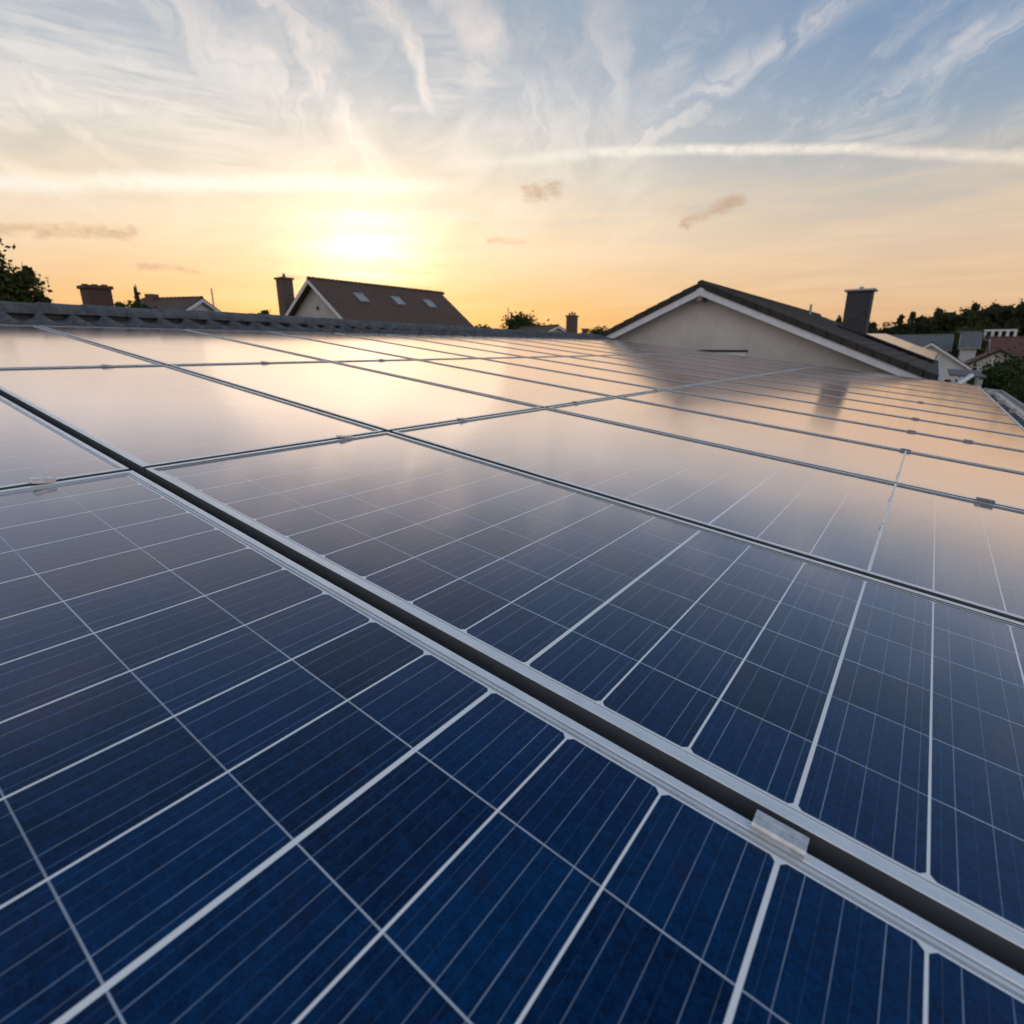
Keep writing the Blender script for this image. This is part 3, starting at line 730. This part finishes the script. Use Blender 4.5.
# wide house with dark red roof, front gable
h6 = gable_house('cross_gable_house', 'dark red roofed house with a small pale front gable near the right edge', (12.5, 90.0, 0), R(90), 0, 7.6, 6.45, .55, .55, 4.5, 5.5, M['wallw'], M['tile_red'], over=.3)
h7 = gable_house('gable_house', 'pale walled house with dark bargeboards in front of the dark red roof', (5.4, 80, 0), 0, 0, 9, 5.15, .62, .62, 3.4, 3.0, M['wall'], M['tile_red'], over=.3, boardm=M['dark'])
h8 = gable_house('long_house', 'long low dark grey roof in front of the wood', (1.5, 104, 0), R(90), 0, 13, 7.05, .45, .45, 4.5, 4.5, M['wall2'], M['tile_grey'], over=.3)
h8b = gable_house('long_house', 'short blue-grey roof right of the long grey roof', (4.4, 100, 0), R(90), 0, 2.2, 7.3, .5, .5, 4.0, 4.0, M['wallw'], M['tile_grey'], over=.3)
# white flat roofed block with railing of piers
wb = empty('white_block', (7.0, 112, -.9), label='white flat-roofed block with a row of short piers on top at the right edge', cat='building')
MB().box(-1.9, 1.9, 0, 6, .9, 7.3).build('wall', M['wallw'], wb)
b = MB()
for i in range(5): b.box(-1.85+i*.86, -1.50+i*.86, .05, .35, 7.3, 8.5)
b.box(-1.9, 1.9, .0, .4, 8.5, 8.75); b.build('balustrade', M['white'], wb)

# ------------------------------------------------------------------ trees
def leaf_cloud(blobs, n, size, rnd, sp=.26):
    v = []; f_ = []
    tot = sum(r[0]*r[1]*r[2] for _, r in blobs)
    for c_, r in blobs:
        k = int(n*r[0]*r[1]*r[2]/tot)+1
        # sub-clumps inside each blob
        cl = []
        for _ in range(max(5, k//22)):
            d = Vector((rnd.gauss(0, 1), rnd.gauss(0, 1), rnd.gauss(0, 1))).normalized()*rnd.uniform(.35, 1.0)
            cl.append(Vector(c_)+Vector((d.x*r[0], d.y*r[1], d.z*r[2])))
        cs = min(r)*sp
        for _ in range(k):
            q = rnd.choice(cl)+Vector((rnd.gauss(0, cs), rnd.gauss(0, cs), rnd.gauss(0, cs*.75)))
            a = Vector((rnd.gauss(0, 1), rnd.gauss(0, 1), rnd.gauss(0, 1))).normalized()
            b_ = a.cross(Vector((rnd.gauss(0, 1), rnd.gauss(0, 1), rnd.gauss(0, 1)))).normalized()
            s1 = size*rnd.uniform(.6, 1.3); s2 = s1*.55; i = len(v)
            v += [q-a*s1, q+b_*s2, q+a*s1, q-b_*s2]; f_.append((i, i+1, i+2, i+3))
    return v, f_
def cores(blobs, rnd, k=.78, sub=2):
    """lumpy inner mass of foliage so that dense crowns hide the sky"""
    v = []; f_ = []
    for c_, r in blobs:
        bm = bmesh.new(); bmesh.ops.create_icosphere(bm, subdivisions=sub, radius=1.0)
        o = len(v)
        for w_ in bm.verts:
            q = k*rnd.uniform(.62, 1.2); v.append(Vector((c_[0]+w_.co.x*r[0]*q, c_[1]+w_.co.y*r[1]*q, c_[2]+w_.co.z*r[2]*q)))
        f_ += [tuple(x.index+o for x in fc_.verts) for fc_ in bm.faces]; bm.free()
    return v, f_
def tree(name, label, x, y, blobs, n, size, lm, seed, trunk_r=.18, group=None, cat='tree', core=.72):
    rnd = random.Random(seed)
    root = empty(name, (x, y, 0), label=label, cat=cat, group=group)
    b = MB(); top = min(c_[2] for c_, r in blobs)
    cz_ = max(top*.7, .3)
    b.tube((0, 0, 0), (.05, .03, cz_), trunk_r, trunk_r*.7, 8)
    for c_, r in blobs:
        b.tube((.05, .03, cz_*.9), (c_[0]*.9, c_[1]*.9, c_[2]), trunk_r*.45, trunk_r*.12, 6)
        for _ in range(4):
            d = Vector((rnd.uniform(-1, 1)*r[0], rnd.uniform(-1, 1)*r[1], rnd.uniform(0, 1)*r[2]))
            b.tube((c_[0]*.9, c_[1]*.9, c_[2]), tuple(Vector(c_)+d*.9), trunk_r*.14, trunk_r*.03, 5)
    b.build('trunk', M['bark'], root)
    v, f_ = leaf_cloud(blobs, n, size, rnd)
    if core:
        cv, cf = cores(blobs, rnd, core, 3); k0 = len(v); v += cv; f_ += [tuple(i+k0 for i in q) for q in cf]
    link('crown', v, f_, lm, root)
    return root
tree('broadleaf_tree', 'leafy tree with a ragged crown at the left edge behind the ridge', -24.6, 4.6,
     [((0, -.6, 7.5), (1.5, 1.3, 1.5)), ((.3, .55, 8.7), (.45, .40, .65)), ((.1, .2, 7.9), (.8, .8, .9)), ((.1, 1.0, 7.1), (.8, .7, .75)), ((0, .3, 6.4), (1.6, 1.4, 1.2)), ((.2, 1.5, 7.5), (.30, .26, .5)), ((.2, 1.7, 6.6), (.50, .40, .6))], 16000, .085, M['leaf2'], 3, core=.6)
tree('conifer_tree', 'tiny spiky conifer tip left of the small distant house', -37.6, 13.9,
     [((0, 0, 6.6), (.8, 1.0, 1.1)), ((0, .25, 8.0), (.16, .16, .9)), ((0, -.7, 7.4), (.35, .35, .4)), ((0, .6, 7.4), (.3, .3, .3))], 4200, .09, M['leaf'], 5)
tree('shrub', 'bare rounded twiggy bush tip left of the tall plain chimney', -33.0, 19.2,
     [((0, 0, 7.0), (.45, .55, .55))], 90, .09, M['leaf'], 7, .06)
tree('round_tree', 'round dark distant tree between the rooflight house and the stout chimney', -41.1, 56.7,
     [((0, 0, 7.1), (1.9, 1.9, 1.9)), ((-.8, -.6, 6.3), (1.7, 1.6, 1.4)), ((1.0, .8, 6.7), (1.5, 1.4, 1.4))], 6000, .2, M['leaf'], 9)
tree('distant_bush', 'low spiky treetop at the right foot of the rooflight house', -49.0, 54.0,
     [((0, 0, 7.2), (1.8, 1.8, 1.2)), ((0, 0, 8.2), (.4, .4, .8)), ((1.6, 1.6, 6.9), (1.3, 1.3, .8))], 3500, .2, M['leaf2'], 10)
tree('distant_bush', 'small dark bush between the round tree and the rooflight house', -44.8, 54.6,
     [((0, 0, 7.0), (.9, .9, .8))], 1200, .16, M['leaf2'], 12)
tree('distant_bush', 'low dark bush tips against the distant brown roof', -36.0, 54.0,
     [((0, 0, 6.2), (1.5, 1.5, 1.4)), ((1.9, 1.0, 6.0), (1.3, 1.2, 1.3))], 2200, .18, M['leaf'], 14)
tree('distant_bush', 'small dark bush at the foot of the thin distant chimney', -28.4, 53.0,
     [((0, 0, 6.0), (1.1, 1.1, 1.3))], 1500, .16, M['leaf2'], 15)
tree('garden_tree', 'dense dark green tree beyond the carport, left of the two at the right edge', 2.15, 28.0,
     [((0, 0, 4.0), (1.0, 1.1, .95)), ((-.45, 0, 3.3), (.8, .9, .9)), ((.8, .2, 3.5), (1.0, 1.0, 1.0)), ((.3, 0, 2.4), (1.0, 1.0, 1.2))], 11000, .07, M['leaf'], 21)
tree('garden_tree', 'nearer mid green tree at the right edge above the gutter', 3.15, 22.5,
     [((0, 0, 3.7), (1.2, 1.3, 1.1)), ((.8, -.8, 4.2), (1.1, 1.0, 1.0)), ((-.3, -.3, 2.8), (1.0, 1.1, .9))], 14000, .06, M['leaf2'], 22)
tree('garden_tree', 'darker tree behind the others, cut by the right edge', 6.2, 42.0,
     [((0, 0, 4.2), (1.8, 1.8, 1.5)), ((-1.2, 0, 3.3), (1.4, 1.4, 1.4))], 7000, .10, M['leaf'], 23)
for i, (x, y, h_, r_) in enumerate(((2.9, 112, 9.0, 2.6), (5.0, 114, 8.4, 2.0), (-1.6, 92, 5.2, 1.5))):
    tree('village_tree', ['light olive tree above the short blue-grey roof', 'small dark tree left of the white block', 'small tree by the left end of the long grey roof'][i], x, y,
         [((0, 0, h_-r_), (r_, r_, r_)), ((r_*.7, 0, h_-r_*1.4), (r_*.8, r_*.8, r_*.8))], 2500, .16, M['leaf2' if i == 0 else 'leaf'], 30+i)
# wood on the skyline: one far mass
rnd = random.Random(77); vs = []; fs = []
def forest_top(azd):
    a = (azd+5)/9.0; return 9.6+3.0*max(0, min(1.6, a))
azd = -9.0
for row, dist in enumerate((128, 136, 146)):
    azd = -12.0
    while azd < 40:
        dd = dist+rnd.uniform(-4, 4); x = dd*math.sin(R(azd)); y = dd*math.cos(R(azd))
        ht = forest_top(azd)*(1+.03*row)+rnd.uniform(-1.6, .7); r_ = rnd.uniform(1.7, 2.8)
        con = rnd.random() < .18
        bl = [((x, y, ht-r_*.8), (r_, r_, r_*.9)), ((x+r_*.5, y, ht-r_*2), (r_*1.2, r_*1.2, r_*1.4)), ((x, y, ht*.35), (r_*1.3, r_*1.3, ht*.35))]
        if con: bl = [((x, y, ht-.2), (r_*.42, r_*.42, r_*.8)), ((x, y, ht-r_*1.3), (r_*.7, r_*.7, r_*1.3)), ((x, y, ht*.4), (r_*1.2, r_*1.2, ht*.4))]
        a_v, a_f = leaf_cloud(bl, 1100, .30, rnd, .19); cv, cf = cores(bl, rnd, .66, 3); kk = len(a_v); a_v += cv; a_f += [tuple(i+kk for i in q) for q in cf]; k = len(vs); vs += a_v; fs += [tuple(i+k for i in q) for q in a_f]
        azd += rnd.uniform(.9, 1.5)
wood = link('wood', vs, fs, M['leaf3']); tag(wood, 'dark wooded ridge on the right skyline behind the village roofs', 'wood', kind='stuff')
hill = MB(); hv = []; hf = []
n = 60
for i in range(n+1):
    a = R(-14+60*i/n)
    for dist, z in ((112, 0), (126, 4.2), (150, 6.4), (400, 5.5), (900, 0)):
        hv.append((dist*math.sin(a), dist*math.cos(a), z if 0 < i < n else 0))
for i in range(n):
    for k in range(4): hf.append((i*5+k, (i+1)*5+k, (i+1)*5+k+1, i*5+k+1))
hl = link('hill', hv, hf, M['grass']); tag(hl, kind='structure')
